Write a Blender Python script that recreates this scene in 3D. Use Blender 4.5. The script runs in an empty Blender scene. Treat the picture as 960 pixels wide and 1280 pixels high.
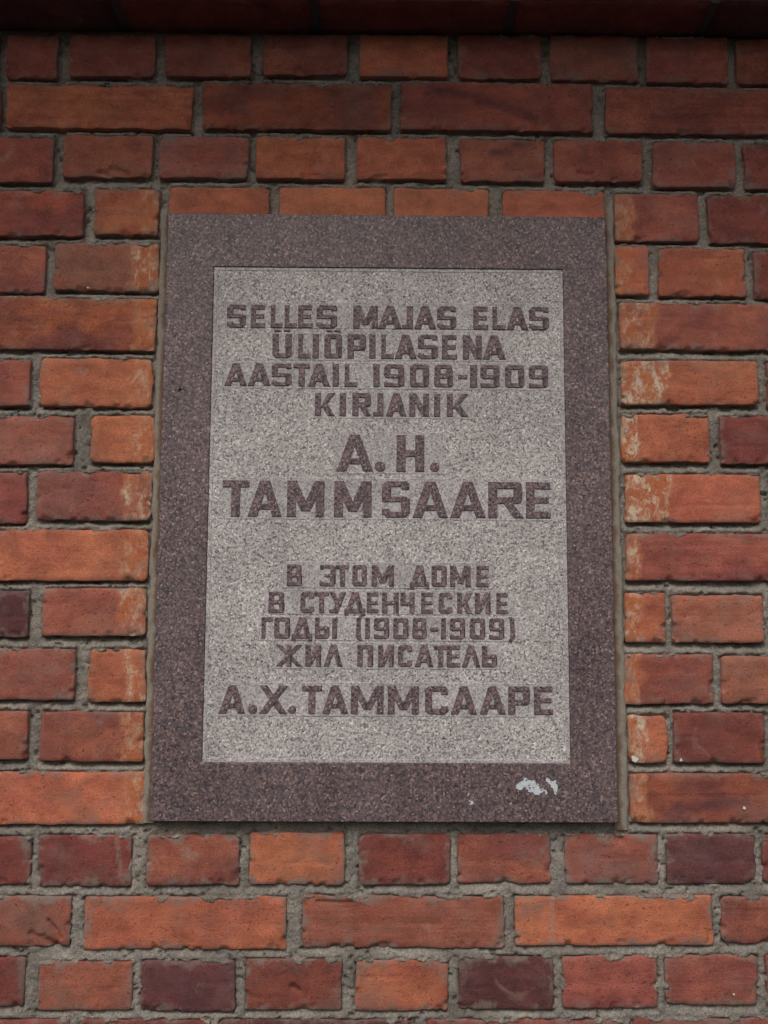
import bpy, bmesh, math, random
import numpy as np
from mathutils import Vector, Matrix
from mathutils.geometry import delaunay_2d_cdt

S = bpy.context.scene
COL = S.collection
# ------------------------------------------------------------------ camera
cd = bpy.data.cameras.new('camera')
cam = bpy.data.objects.new('camera', cd)
COL.objects.link(cam)
cam.location = (-0.0181, -1.4561, -0.1829)
cam.rotation_euler = (1.6934959, -0.0047898, -0.0113638)
cd.sensor_fit = 'VERTICAL'
cd.sensor_height = 32.0
cd.lens = 32.0 * 1372.0 / 1280.0
cd.clip_start = 0.02
cd.clip_end = 500
S.camera = cam
# ------------------------------------------------------------------ light
SUN_EL, SUN_AZ = math.radians(47), math.radians(14)      # azimuth measured from straight out of the wall, to the left
w = bpy.data.worlds.new('World')
S.world = w
w.use_nodes = True
nt = w.node_tree
sky = nt.nodes.new('ShaderNodeTexSky')
sky.sky_type = 'NISHITA'
sky.sun_disc = False
sky.sun_elevation = SUN_EL
sky.sun_rotation = math.pi + SUN_AZ
sky.air_density = 1.0
sky.dust_density = 6.0
sky.ozone_density = 1.0
bg = nt.nodes['Background']
bg.inputs['Strength'].default_value = 0.102
nt.links.new(sky.outputs['Color'], bg.inputs['Color'])
sd = bpy.data.lights.new('sun', 'SUN')
sd.energy = 1.2
sd.angle = math.radians(30)
sd.color = (1.0, 0.985, 0.975)
sun = bpy.data.objects.new('sun', sd)
COL.objects.link(sun)
sun.rotation_euler = Vector((math.sin(SUN_AZ) * math.cos(SUN_EL), math.cos(SUN_AZ) * math.cos(SUN_EL), -math.sin(SUN_EL))).to_track_quat('-Z', 'Y').to_euler()
S.view_settings.view_transform = 'Standard'
S.view_settings.look = 'None'
S.view_settings.gamma = 1.0
S.view_settings.exposure = -0.06
S.cycles.max_bounces = 6

# measured in millimetres on the wall: (course, left, right, bottom, top, clay)
BRICKS = [
    (0, -672.7, -546.5, 605.2, 668.3, 'R'),
    (0, -535.3, -463.7, 606.4, 669.5, 'R'),
    (0, -448.1, -327.1, 610.0, 672.0, 'R'),
    (0, -313.6, -192.4, 611.5, 673.6, 'R'),
    (0, -175.5, -57.4, 615.3, 675.2, 'R'),
    (0, -40.5, 84.7, 614.5, 676.8, 'O'),
    (0, 99.4, 216.9, 612.4, 678.3, 'R'),
    (0, 229.3, 353.9, 611.5, 678.7, 'B'),
    (0, 365.1, 482.0, 609.3, 677.8, 'R'),
    (0, 493.2, 617.1, 608.4, 676.9, 'R'),
    (1, -806.9, -540.8, 530.3, 595.0, 'R'),
    (1, -531.8, -273.5, 533.1, 596.7, 'O'),
    (1, -259.0, 4.9, 534.8, 602.1, 'r'),
    (1, 18.4, 288.0, 535.3, 605.2, 'R'),
    (1, 305.8, 579.9, 533.6, 601.2, 'R'),
    (2, -592.3, -464.1, 453.8, 518.9, 'R'),
    (2, -450.0, -327.0, 462.1, 522.7, 'R'),
    (2, -317.0, -193.9, 462.2, 521.7, 'B'),
    (2, -182.7, -59.3, 462.4, 523.1, 'O'),
    (2, -42.6, 82.1, 463.8, 524.5, 'O'),
    (2, 101.1, 219.4, 461.6, 522.5, 'R'),
    (2, 232.8, 355.9, 461.8, 522.7, 'R'),
    (2, 370.3, 486.8, 454.9, 520.5, 'B'),
    (2, 499.0, 621.4, 453.9, 519.5, 'D'),
    (3, -566.3, -419.2, 377.0, 441.3, 'r'),
    (3, -403.8, -315.8, 379.4, 445.0, 'O'),
    (3, -301.4, -163.5, 372.5, 448.5, 'o'),
    (3, -149.2, -2.2, 374.0, 450.0, 'o'),
    (3, 8.9, 140.7, 375.3, 449.2, 'o'),
    (3, 159.6, 302.8, 376.7, 448.4, 'o'),
    (3, 316.1, 432.9, 376.9, 445.1, 'R'),
    (3, 446.2, 584.4, 374.7, 444.2, 'D'),
    (4, -595.0, -468.5, 296.0, 362.9, 'R'),
    (4, -455.5, -312.3, 299.5, 366.6, 'B'),
    (4, 314.5, 362.0, 300.0, 369.7, 'O'),
    (4, 375.2, 494.7, 298.6, 367.1, 'O'),
    (4, 506.7, 625.3, 295.2, 362.6, 'D'),
    (5, -590.9, -314.3, 216.0, 288.8, 'G'),
    (5, 319.4, 577.9, 223.1, 288.5, 'R'),
    (6, -597.4, -482.2, 137.8, 200.8, 'R'),
    (6, -468.2, -317.2, 137.8, 204.2, 'O'),
    (6, 319.9, 506.6, 145.9, 207.1, 'O'),
    (6, 519.7, 662.0, 142.8, 207.4, 'R'),
    (7, -603.8, -420.9, 58.3, 123.7, 'B'),
    (7, -397.4, -311.6, 61.5, 126.0, 'O'),
    (7, 318.2, 437.5, 67.5, 132.4, 'O'),
    (7, 452.6, 571.1, 65.1, 130.0, 'D'),
    (8, -589.0, -480.6, -21.6, 47.3, 'R'),
    (8, -466.9, -313.5, -16.4, 49.3, 'B'),
    (8, 321.8, 504.0, -14.8, 50.3, 'O'),
    (8, 516.9, 643.4, -13.7, 50.3, 'D'),
    (9, -584.8, -315.3, -97.7, -29.6, 'O'),
    (9, 321.1, 585.8, -92.8, -29.6, 'R'),
    (10, -580.7, -470.6, -171.6, -110.8, 'P'),
    (10, -451.8, -316.2, -169.9, -106.9, 'R'),
    (10, 318.3, 371.4, -174.7, -109.3, 'O'),
    (10, 380.9, 502.2, -174.3, -111.9, 'b'),
    (10, 513.9, 635.5, -173.6, -112.3, 'D'),
    (11, -576.5, -406.6, -253.4, -187.1, 'B'),
    (11, -387.7, -313.6, -254.8, -187.5, 'O'),
    (11, 315.4, 432.6, -254.9, -190.3, 'R'),
    (11, 444.2, 557.4, -254.3, -191.8, 'b'),
    (12, -572.3, -464.6, -330.2, -267.9, 'R'),
    (12, -448.0, -314.2, -331.7, -268.3, 'R'),
    (12, 318.9, 369.3, -331.1, -269.5, 'O'),
    (12, 378.7, 498.5, -330.8, -266.0, 'D'),
    (12, 508.9, 627.8, -331.3, -267.5, 'D'),
    (13, -557.7, -309.7, -411.6, -345.1, 'O'),
    (13, 319.3, 582.3, -406.9, -344.0, 'r'),
    (14, -568.9, -453.6, -485.5, -426.8, 'D'),
    (14, -443.3, -324.6, -488.1, -424.5, 'D'),
    (14, -304.2, -186.3, -485.8, -424.1, 'R'),
    (14, -173.0, -50.7, -485.5, -420.7, 'O'),
    (14, -32.2, 85.2, -485.2, -422.3, 'D'),
    (14, 94.5, 214.2, -482.9, -421.9, 'R'),
    (14, 233.8, 353.8, -483.5, -421.5, 'B'),
    (14, 365.2, 480.2, -483.2, -421.1, 'P'),
    (14, 489.5, 610.0, -481.9, -421.8, 'D'),
    (15, -651.0, -399.5, -561.1, -500.3, 'B'),
    (15, -382.1, -124.5, -565.5, -500.7, 'O'),
    (15, -104.1, 153.7, -563.1, -499.1, 'b'),
    (15, 168.0, 421.8, -559.6, -498.4, 'O'),
    (15, 433.1, 688.9, -557.2, -498.8, 'R'),
    (16, -565.9, -455.0, -635.8, -575.7, 'D'),
    (16, -436.7, -318.6, -639.5, -580.4, 'R'),
    (16, -307.5, -188.1, -640.3, -579.2, 'P'),
    (16, -175.0, -53.3, -639.1, -577.0, 'D'),
    (16, -36.1, 81.8, -639.0, -577.8, 'O'),
    (16, 96.0, 216.2, -637.8, -573.6, 'P'),
    (16, 228.4, 348.8, -635.7, -572.4, 'R'),
    (16, 359.1, 477.8, -631.7, -571.2, 'R'),
    (16, 489.0, 607.9, -631.5, -571.0, 'D'),
    (17, -641.8, -396.6, -708.5, -651.2, 'D'),
    (17, -384.5, -218.8, -708.4, -650.9, 'D'),
    (17, -208.7, 41.2, -708.2, -650.7, 'P'),
    (17, 55.4, 304.3, -708.0, -650.4, 'D'),
    (17, 316.5, 568.6, -705.9, -648.1, 'R'),
]
# (baseline, cap line, stroke / height, [(letter, left, right)])
LINES = [
    (245.5, 276.7, 0.27, [('S', -215.8, -190.9), ('E', -183.4, -165.0), ('L', -156.4, -141.2), ('L', -138.0, -121.8), ('E', -119.6, -101.2), ('S', -94.8, -67.7), ('M', -45.0, -12.5), ('A', -11.4, 20.0), ('J', 21.1, 35.2), ('A', 37.3, 66.6), ('S', 68.8, 93.7), ('E', 117.6, 137.1), ('L', 143.6, 161.0), ('A', 163.2, 191.4), ('S', 193.6, 219.7)]),
    (203.8, 236.7, 0.25, [('Ü', -153.5, -128.7), ('L', -119.0, -102.9), ('I', -99.6, -92.1), ('Ö', -83.5, -60.8), ('P', -52.2, -28.5), ('I', -23.1, -15.5), ('L', -6.9, 9.3), ('A', 11.5, 40.6), ('S', 42.8, 68.7), ('E', 75.2, 94.7), ('N', 103.3, 128.2), ('A', 130.3, 160.6)]),
    (165.1, 195.3, 0.26, [('A', -217.2, -188.2), ('A', -186.1, -156.0), ('S', -153.9, -128.1), ('T', -124.9, -103.4), ('A', -104.5, -76.6), ('I', -72.3, -64.7), ('L', -56.1, -40.0), ('1', -17.4, -9.9), ('9', -2.4, 23.4), ('0', 32.1, 56.8), ('8', 64.4, 89.1), ('-', 96.7, 108.5), ('1', 112.8, 121.5), ('9', 126.9, 151.7), ('0', 160.3, 185.1), ('9', 192.6, 217.5)]),
    (124.9, 155.5, 0.26, [('K', -95.4, -69.7), ('I', -62.2, -54.7), ('R', -45.1, -20.4), ('J', -17.2, -4.3), ('A', -0.0, 26.8), ('N', 31.1, 56.8), ('I', 64.3, 71.8), ('K', 81.5, 109.4)]),
    (49.9, 98.6, 0.25, [('A', -65.8, -17.9), ('.', -14.7, -1.9), ('H', 14.1, 50.4), ('.', 58.9, 70.7)]),
    (-11.6, 36.0, 0.25, [('T', -216.6, -181.7), ('A', -182.7, -138.3), ('M', -130.9, -82.2), ('M', -68.4, -19.6), ('S', -4.8, 31.3), ('A', 35.6, 82.3), ('A', 85.5, 132.2), ('R', 136.5, 182.2), ('E', 186.5, 218.4)]),
    (-103.0, -75.7, 0.24, [('В', -129.3, -110.4), ('Э', -86.2, -66.3), ('Т', -65.2, -48.4), ('О', -43.2, -25.3), ('М', -17.9, 10.5), ('Д', 32.6, 56.8), ('О', 61.0, 79.9), ('М', 85.2, 111.5), ('Е', 120.0, 135.8)]),
    (-138.1, -111.5, 0.24, [('В', -152.8, -132.9), ('С', -110.9, -94.2), ('Т', -93.1, -74.3), ('У', -73.3, -52.3), ('Д', -53.3, -27.1), ('Е', -24.0, -9.3), ('Н', -4.1, 16.9), ('Ч', 20.0, 37.9), ('Е', 47.3, 62.0), ('С', 70.4, 87.2), ('К', 94.6, 113.5), ('И', 117.7, 137.6), ('Е', 146.0, 160.7)]),
    (-171.4, -144.9, 0.24, [('Г', -161.6, -147.0), ('О', -144.9, -125.1), ('Д', -122.0, -95.9), ('Ы', -91.7, -63.5), ('(', -37.4, -30.1), ('1', -25.9, -20.6), ('9', -14.4, 4.4), ('0', 10.7, 29.5), ('8', 35.8, 53.6), ('-', 58.8, 68.3), ('1', 73.5, 78.7), ('9', 85.0, 103.9), ('0', 111.2, 130.1), ('9', 136.3, 155.2), (')', 161.5, 168.8)]),
    (-207.5, -180.2, 0.24, [('Ж', -142.2, -108.9), ('И', -103.7, -84.0), ('Л', -79.8, -55.8), ('П', -36.0, -16.3), ('И', -9.0, 10.9), ('С', 17.1, 34.8), ('А', 39.0, 63.0), ('Т', 64.0, 80.7), ('Е', 80.7, 97.4), ('Л', 100.6, 123.6), ('Ь', 126.7, 145.5)]),
    (-268.3, -233.0, 0.25, [('А', -214.7, -181.6), ('.', -176.5, -166.1), ('Х', -163.0, -126.8), ('.', -124.7, -115.4), ('Т', -107.1, -82.3), ('А', -81.2, -48.1), ('М', -43.9, -2.4), ('М', 3.8, 43.2), ('С', 52.6, 81.7), ('А', 85.8, 119.1), ('А', 123.2, 156.5), ('Р', 160.6, 187.7), ('Е', 193.9, 217.9)]),
]
HOLE = [(-240.1, 330.9), (242.4, 329.5), (238.4, -331.1), (-231.3, -331.7)]
SMEARS = [[(168.9, -359.0), (171.5, -356.0), (178.0, -352.7), (179.3, -348.4), (182.4, -347.7), (184.5, -351.9), (192.2, -351.9), (197.8, -356.4), (198.5, -364.0), (201.9, -361.9), (207.5, -363.9), (209.0, -368.9), (204.9, -369.2), (200.2, -367.5), (198.4, -370.2), (193.3, -369.7), (189.4, -366.5), (183.0, -366.5), (181.8, -360.2), (179.2, -361.0), (177.9, -364.5), (170.2, -364.1)], [(207.7, -348.3), (213.3, -352.8), (220.6, -351.8), (222.2, -361.4), (221.6, -368.9), (218.0, -368.9), (216.3, -363.4), (211.5, -356.9), (207.6, -353.4)], [(107.6, -378.3), (110.1, -377.0), (112.7, -378.3), (113.7, -380.8), (112.2, -383.3), (109.1, -383.1), (107.5, -381.3), (109.6, -381.3), (110.6, -380.0)], [(106.1, -368.3), (108.1, -368.8), (108.6, -371.3), (106.6, -371.8)]]
STAINS = [(56.5, 594.6, 129.5, 583.5, 13), (129.5, 583.5, 205.6, 553.6, 10), (28.5, 561.2, 56.5, 547.3, 12), (383.6, -387.9, 467.3, -377.5, 14), (151.4, 503.6, 196.2, 515.8, 14)]
PALES = [(215.6, -502.6, 214.8, -557.8, 5), (-344.0, -430.4, -336.1, -480.1, 3.5), (-254.2, -446.1, -244.9, -450.0, 9), (-417.1, 187.3, -406.3, 186.3, 5), (-535.9, 485.0, -522.1, 496.8, 5), (-268.3, -420.1, -264.1, -421.1, 6), (-285.8, -349.6, -284.3, -364.8, 2)]
CHIPS = [(-398.2, 467.8, -385.8, 463.2, 4.5), (-381.7, 472.6, -361.6, 465.8, 6), (-126.8, 621.2, -120.0, 618.9, 7), (-115.1, -611.1, -106.9, -616.9, 4.5), (267.2, 474.4, 285.0, 472.2, 4), (-447.5, -547.3, -416.5, -561.0, 6), (-428.0, -529.6, -411.8, -551.2, 3), (-512.7, -27.9, -504.0, -32.1, 5), (297.5, -424.5, 305.7, -428.5, 7), (-87.0, -506.2, -41.0, -507.1, 2), (404.6, 355.4, 295.9, 344.1, 0.1)]
PIT = (-276.6, 157.4)

MM = 0.001
rnd = random.Random(7)

# ------------------------------------------------------------------ noise
def hsh(ix, iy, s):
    with np.errstate(over='ignore'):
        h = (ix.astype(np.int64) * 374761393 + iy.astype(np.int64) * 668265263 + int(s) * 982451653) & 0xFFFFFFFF
        h = ((h ^ (h >> 13)) * 1274126177) & 0xFFFFFFFF
        h = (h ^ (h >> 16)) & 0xFFFFFF
    return h / float(0xFFFFFF)

def vn(x, y, s=0):
    x = np.asarray(x, float); y = np.asarray(y, float)
    ix = np.floor(x); iy = np.floor(y); fx = x - ix; fy = y - iy
    fx = fx * fx * (3 - 2 * fx); fy = fy * fy * (3 - 2 * fy)
    a = hsh(ix, iy, s); b = hsh(ix + 1, iy, s); c = hsh(ix, iy + 1, s); d = hsh(ix + 1, iy + 1, s)
    return (a + (b - a) * fx) * (1 - fy) + (c + (d - c) * fx) * fy

def fbm(x, y, s=0, o=4):                      # about 0..1, mean 0.5
    t = 0; a = .5; n = 0
    for k in range(o):
        t = t + a * vn(x * 2 ** k + 17.3 * k, y * 2 ** k - 9.1 * k, s + k * 31); n += a; a *= .5
    return t / n

def sstep(a, b, v):
    t = np.clip((v - a) / (b - a), 0, 1)
    return t * t * (3 - 2 * t)

# ------------------------------------------------------------------ mesh helpers
def grid_faces(nx, nz):
    i = np.arange(nx - 1); j = np.arange(nz - 1)
    I, J = np.meshgrid(i, j)
    a = (J * nx + I).ravel()
    return np.stack([a, a + 1, a + nx + 1, a + nx], 1)

def np_mesh(name, V, F, smooth=True, attrs=None):
    V = np.asarray(V, np.float32); F = np.asarray(F, np.int32)
    me = bpy.data.meshes.new(name)
    me.vertices.add(len(V)); me.vertices.foreach_set('co', V.ravel())
    me.loops.add(F.size); me.loops.foreach_set('vertex_index', F.ravel())
    me.polygons.add(len(F))
    me.polygons.foreach_set('loop_start', np.arange(0, F.size, F.shape[1], dtype=np.int32))
    me.polygons.foreach_set('loop_total', np.full(len(F), F.shape[1], np.int32))
    me.update(calc_edges=True)
    me.polygons.foreach_set('use_smooth', np.full(len(F), smooth))
    for k, v in (attrs or {}).items():
        at = me.attributes.new(k, 'FLOAT', 'POINT')
        at.data.foreach_set('value', np.asarray(v, np.float32).ravel())
    me.validate()
    return me

def link(name, me, mat, parent=None, loc=None):
    o = bpy.data.objects.new(name, me)
    COL.objects.link(o)
    if me is not None and mat is not None and not me.materials:
        me.materials.append(mat)
    if parent: o.parent = parent
    if loc is not None: o.location = loc
    return o

# ------------------------------------------------------------------ material helpers
class NT:
    def __init__(s, name):
        s.m = bpy.data.materials.new(name); s.m.use_nodes = True
        s.t = s.m.node_tree; s.b = s.t.nodes['Principled BSDF']
        s.b.inputs['Specular IOR Level'].default_value = .25
        s.co = s.t.nodes.new('ShaderNodeTexCoord').outputs['Object']
    def n(s, typ, **k):
        o = s.t.nodes.new(typ)
        for a, v in k.items(): setattr(o, a, v)
        return o
    def l(s, a, b): s.t.links.new(a, b)
    def put(s, sock, v):
        if hasattr(v, 'node'): s.l(v, sock)
        elif isinstance(v, (tuple, list)) and len(v) == 3 and sock.type == 'RGBA': sock.default_value = (*v, 1)
        else: sock.default_value = v
    def vec(s, scale=(1, 1, 1), off=None):
        m = s.n('ShaderNodeMapping'); s.l(s.co, m.inputs['Vector']); m.inputs['Scale'].default_value = scale
        if off is not None: s.put(m.inputs['Location'], off)
        return m.outputs['Vector']
    def noise(s, scale, detail=4, rough=.55, v=None, col=False, dist=0):
        o = s.n('ShaderNodeTexNoise'); o.inputs['Scale'].default_value = scale; o.inputs['Detail'].default_value = detail
        o.inputs['Roughness'].default_value = rough; o.inputs['Distortion'].default_value = dist
        s.l(v or s.co, o.inputs['Vector'])
        return o.outputs['Color' if col else 'Fac']
    def voro(s, scale, v=None, feature='F1'):
        o = s.n('ShaderNodeTexVoronoi'); o.inputs['Scale'].default_value = scale; o.feature = feature
        s.l(v or s.co, o.inputs['Vector'])
        return o
    def ramp(s, fac, stops, interp='LINEAR'):
        r = s.n('ShaderNodeValToRGB'); s.l(fac, r.inputs['Fac']); c = r.color_ramp; c.interpolation = interp
        while len(c.elements) < len(stops): c.elements.new(.5)
        for e, (p, v) in zip(c.elements, stops):
            e.position = p; e.color = (v, v, v, 1) if not isinstance(v, tuple) else (*v, 1)
        return r.outputs['Color']
    def mix(s, f, a, b, mode='MIX'):
        m = s.n('ShaderNodeMix', data_type='RGBA', blend_type=mode)
        s.put(m.inputs['Factor'], f); s.put(m.inputs['A'], a); s.put(m.inputs['B'], b)
        return m.outputs['Result']
    def math(s, op, a, b=0.0, clamp=False):
        m = s.n('ShaderNodeMath', operation=op, use_clamp=clamp); s.put(m.inputs[0], a); s.put(m.inputs[1], b)
        return m.outputs[0]
    def attr(s, name, obj=False, out='Fac'):
        a = s.n('ShaderNodeAttribute', attribute_name=name, attribute_type='OBJECT' if obj else 'GEOMETRY')
        return a.outputs[out]
    def bump(s, h, strength=.5, dist=.001, prev=None):
        b = s.n('ShaderNodeBump'); b.inputs['Strength'].default_value = strength; b.inputs['Distance'].default_value = dist
        s.l(h, b.inputs['Height'])
        if prev is not None: s.l(prev, b.inputs['Normal'])
        return b.outputs['Normal']
    def done(s, col, rough=.9, nrm=None):
        s.put(s.b.inputs['Base Color'], col); s.put(s.b.inputs['Roughness'], rough)
        if nrm is not None: s.l(nrm, s.b.inputs['Normal'])
        return s.m

MORTAR_C = (.31, .282, .24)
def brick_material():
    m = NT('fired_clay_brick')
    seed = m.attr('seed', True)
    cx = m.n('ShaderNodeCombineXYZ'); m.l(seed, cx.inputs[0]); m.l(m.math('MULTIPLY', seed, 1.7), cx.inputs[2]); m.l(seed, cx.inputs[1])
    def v(sc): return m.vec(sc, cx.outputs[0])
    t1 = m.attr('tint', True, 'Color'); t2 = m.attr('tint_two', True, 'Color')
    big = m.ramp(m.noise(14, 3, .6, v((1, 1, 1.5)), dist=.15), [(.36, 0.), (.64, 1.)])
    c = m.mix(big, t1, t2)
    # burnt cloudy zones and drag streaks
    cl = m.ramp(m.noise(30, 5, .65, v((1, 1, 1.6)), dist=.2), [(.38, .74), (.62, 1.12)])
    c = m.mix(.85, c, cl, 'MULTIPLY')
    st = m.ramp(m.noise(60, 5, .7, v((.12, 1, 1.9))), [(.3, .72), (.68, 1.18)])
    c = m.mix(m.attr('streak', True), c, st, 'MULTIPLY')
    gr = m.ramp(m.noise(700, 3, .8, v((1, 1, 1))), [(.30, .50), (.70, 1.5)])
    c = m.mix(.85, c, gr, 'MULTIPLY')
    # freshly cut orange faces along the plaque, with lime left on them
    raw = m.attr('raw')
    c = m.mix(m.math('MULTIPLY', raw, m.ramp(m.noise(50, 4, .7, v((1, 1, 1))), [(.32, .25), (.6, .9)])), c, m.mix(m.noise(40, 3, .6, v((1, 1, 1))), (.50, .175, .068), (.40, .115, .05)))
    vein = m.noise(60, 7, .78, v((1.3, 1, .8)), dist=.4)
    vn_ = m.ramp(vein, [(.46, 0.), (.54, .35), (.62, 1.), (.8, .9)])
    c = m.mix(m.math('MULTIPLY', m.math('MULTIPLY', raw, vn_), m.attr('lime', True), True), c, (.62, .50, .37))
    # soot in fine pits
    pit = m.ramp(m.noise(330, 3, .75, v((.7, 1, 1.2))), [(.30, 1.), (.38, 0.)])
    c = m.mix(m.math('MULTIPLY', pit, .8), c, (.05, .03, .025))
    # pale scuffs
    sc = m.ramp(m.noise(23, 6, .72, v((1.0, 1, 1.0)), dist=.8), [(.60, 0.), (.72, 1.)])
    c = m.mix(m.math('MULTIPLY', sc, .34), c, (.40, .27, .21))
    # mortar haze wiped over the arrises
    e = m.attr('edge')
    hz = m.math('ADD', e, m.math('MULTIPLY', m.math('SUBTRACT', m.noise(38, 6, .72, v((1, 1, 1))), .44), 4.0))
    film = m.math('MULTIPLY', m.ramp(hz, [(-.05, 1.), (.55, 0.)]), m.attr('film', True), True)
    c = m.mix(m.math('MULTIPLY', film, .85), c, (.22, .185, .16))
    c = m.mix(m.math('MULTIPLY', m.attr('stain'), .75), c, (.085, .036, .045))
    c = m.mix(m.math('MULTIPLY', m.math('MULTIPLY', m.attr('pale'), m.ramp(m.noise(260, 5, .75, v((1, 1, 1))), [(.40, .15), (.6, 1.)])), .6), c, (.36, .30, .26))
    # thin grey veil in patches
    veil = m.ramp(m.noise(17, 5, .7, v((1, 1, 1.3))), [(.5, 0.), (.72, 1.)])
    c = m.mix(m.math('MULTIPLY', veil, m.math('MULTIPLY', m.attr('film', True), .55)), c, (.20, .16, .14))
    # rare lime specks
    sp = m.voro(42, v((1, 1, 1)))
    d = m.ramp(m.math('ADD', sp.outputs['Distance'], m.math('MULTIPLY', m.noise(300, 2, .5, v((1, 1, 1))), .08)), [(.055, 1.), (.085, 0.)])
    on = m.ramp(sp.outputs['Color'], [(.80, 0.), (.84, 1.)])
    c = m.mix(m.math('MULTIPLY', m.math('MULTIPLY', d, on), .6), c, (.5, .46, .42))
    n1 = m.bump(m.math('SUBTRACT', m.noise(420, 5, .75, v((.6, 1, 1.2))), m.math('MULTIPLY', pit, .8)), .8, .0014)
    n2 = m.bump(m.noise(1500, 2, .6, v((1, 1, 1))), .5, .0005, n1)
    return m.done(c, .86, n2)

def mortar_material():
    m = NT('sandy_lime_mortar')
    c = m.mix(m.ramp(m.noise(18, 4, .65), [(.35, 0.), (.65, 1.)]), MORTAR_C, (.20, .19, .17))
    c = m.mix(.9, c, m.ramp(m.noise(340, 4, .8), [(.28, .42), (.5, 1.), (.72, 1.55)]), 'MULTIPLY')
    v = m.voro(430)
    g = m.ramp(v.outputs['Color'], [(0., .45), (.18, .7), (.3, 1.), (.85, 1.05), (1., 1.8)])
    c = m.mix(.55, c, g, 'MULTIPLY')
    c = m.mix(m.math('MULTIPLY', m.ramp(m.noise(7, 5, .7), [(.46, 0.), (.62, 1.)]), .6), c, (.12, .11, .09))
    c = m.mix(m.math('MULTIPLY', m.ramp(m.noise(26, 5, .7), [(.52, 0.), (.66, 1.)]), .4), c, (.34, .33, .31))
    n1 = m.bump(m.noise(300, 4, .75), .9, .002)
    n2 = m.bump(v.outputs['Distance'], .6, .0012, n1)
    return m.done(c, .95, n2)

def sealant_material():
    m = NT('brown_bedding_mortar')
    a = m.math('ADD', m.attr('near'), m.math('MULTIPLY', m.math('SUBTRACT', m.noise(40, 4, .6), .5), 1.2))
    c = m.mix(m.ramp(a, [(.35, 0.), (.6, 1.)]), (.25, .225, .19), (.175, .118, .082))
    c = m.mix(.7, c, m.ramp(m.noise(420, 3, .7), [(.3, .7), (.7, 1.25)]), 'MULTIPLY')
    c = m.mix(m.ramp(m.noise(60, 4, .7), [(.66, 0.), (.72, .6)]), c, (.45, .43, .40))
    return m.done(c, .9, m.bump(m.noise(350, 4, .7), .6, .0012))

def granite_material(name, stops, scale, rough, bumpd, fine=.5, spec=.25, top_pale=0, tone=((.4, .9), (.62, 1.12))):
    m = NT(name)
    wob = m.n('ShaderNodeVectorMath', operation='ADD'); m.l(m.co, wob.inputs[0])
    sc = m.n('ShaderNodeVectorMath', operation='SCALE'); m.l(m.noise(700, 2, .6, col=True), sc.inputs[0]); sc.inputs['Scale'].default_value = .0009
    m.l(sc.outputs[0], wob.inputs[1])
    v = m.voro(scale, wob.outputs[0]); v2 = m.voro(scale * 1.9, wob.outputs[0])
    f = m.math('ADD', m.math('MULTIPLY', v.outputs['Color'], 1 - fine), m.math('MULTIPLY', v2.outputs['Color'], fine))
    c = m.ramp(f, stops)
    c = m.mix(.9, c, m.ramp(m.noise(11, 5, .65), [(tone[0][0], tone[0][1]), (tone[1][0], tone[1][1])]), 'MULTIPLY')
    c = m.mix(.55, c, m.ramp(m.noise(1100, 2, .6), [(.25, .72), (.75, 1.3)]), 'MULTIPLY')
    m.b.inputs['Specular IOR Level'].default_value = spec
    if top_pale:                                            # paler grey patches, strongest along the top of the slab
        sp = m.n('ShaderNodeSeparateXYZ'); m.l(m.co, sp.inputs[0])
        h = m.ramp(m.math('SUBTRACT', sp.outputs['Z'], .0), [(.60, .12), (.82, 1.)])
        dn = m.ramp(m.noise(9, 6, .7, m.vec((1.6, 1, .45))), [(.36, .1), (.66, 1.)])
        c = m.mix(m.math('MULTIPLY', m.math('MULTIPLY', h, dn), top_pale), c, (.26, .26, .29))
    return m.done(c, rough, m.bump(m.math('ADD', f, m.noise(900, 3, .7)), .6, bumpd)), m

M_brick = brick_material()
M_mortar = mortar_material()
M_seal = sealant_material()
DARK = [(.10, (.012, .012, .018)), (.26, (.045, .040, .050)), (.42, (.098, .075, .080)), (.60, (.15, .108, .102)), (.78, (.25, .175, .155)), (.94, (.46, .40, .38))]
M_slab, _ = granite_material('polished_red_brown_granite', [(p, (c[0] * .90, c[1] * .86, c[2] * .90)) for p, c in DARK], 400, .44, .00012, .15, .35, top_pale=.75)
M_letter, _ = granite_material('polished_red_brown_granite_letters', [(p, (c[0] * 1.08, c[1] * 1.06, c[2] * 1.16)) for p, c in DARK], 480, .6, .00012, .15, .3)
LIGHT = [(.09, (.07, .067, .07)), (.25, (.23, .22, .225)), (.42, (.41, .392, .388)), (.70, (.53, .508, .498)), (.93, (.86, .835, .82))]
M_field, _ = granite_material('bush_hammered_granite', LIGHT, 480, .92, .0015, .12, .2)
M_band, _ = granite_material('tooled_grey_granite', [(.08, (.12, .115, .12)), (.25, (.27, .26, .265)), (.45, (.40, .386, .388)), (.72, (.51, .492, .49)), (.95, (.74, .72, .715))], 500, .88, .0008, .2, .2)
def flat(name, c, rough=.6):
    m = NT(name)
    return m.done(m.mix(.8, c, m.ramp(m.noise(200, 4, .6), [(.3, .8), (.7, 1.1)]), 'MULTIPLY'), rough, m.bump(m.noise(400, 3, .6), .4, .0006))
M_shaded_mortar = flat('shaded_mortar', (.085, .08, .072), .95)  # mortar darkened so its colour carries the shade under the cornice
M_paint = flat('dried_white_paint', (.55, .61, .66))
M_white = flat('lime_splash', (.66, .63, .60))

# ------------------------------------------------------------------ the wall
wall = bpy.data.objects.new('brick_wall', None)
COL.objects.link(wall)
wall.location = (0, 0, -.94)
wall['label'] = 'weathered red brick wall with sandy grey mortar joints around the memorial plaque'
wall['category'] = 'wall'
WO = Vector(wall.location)

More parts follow.
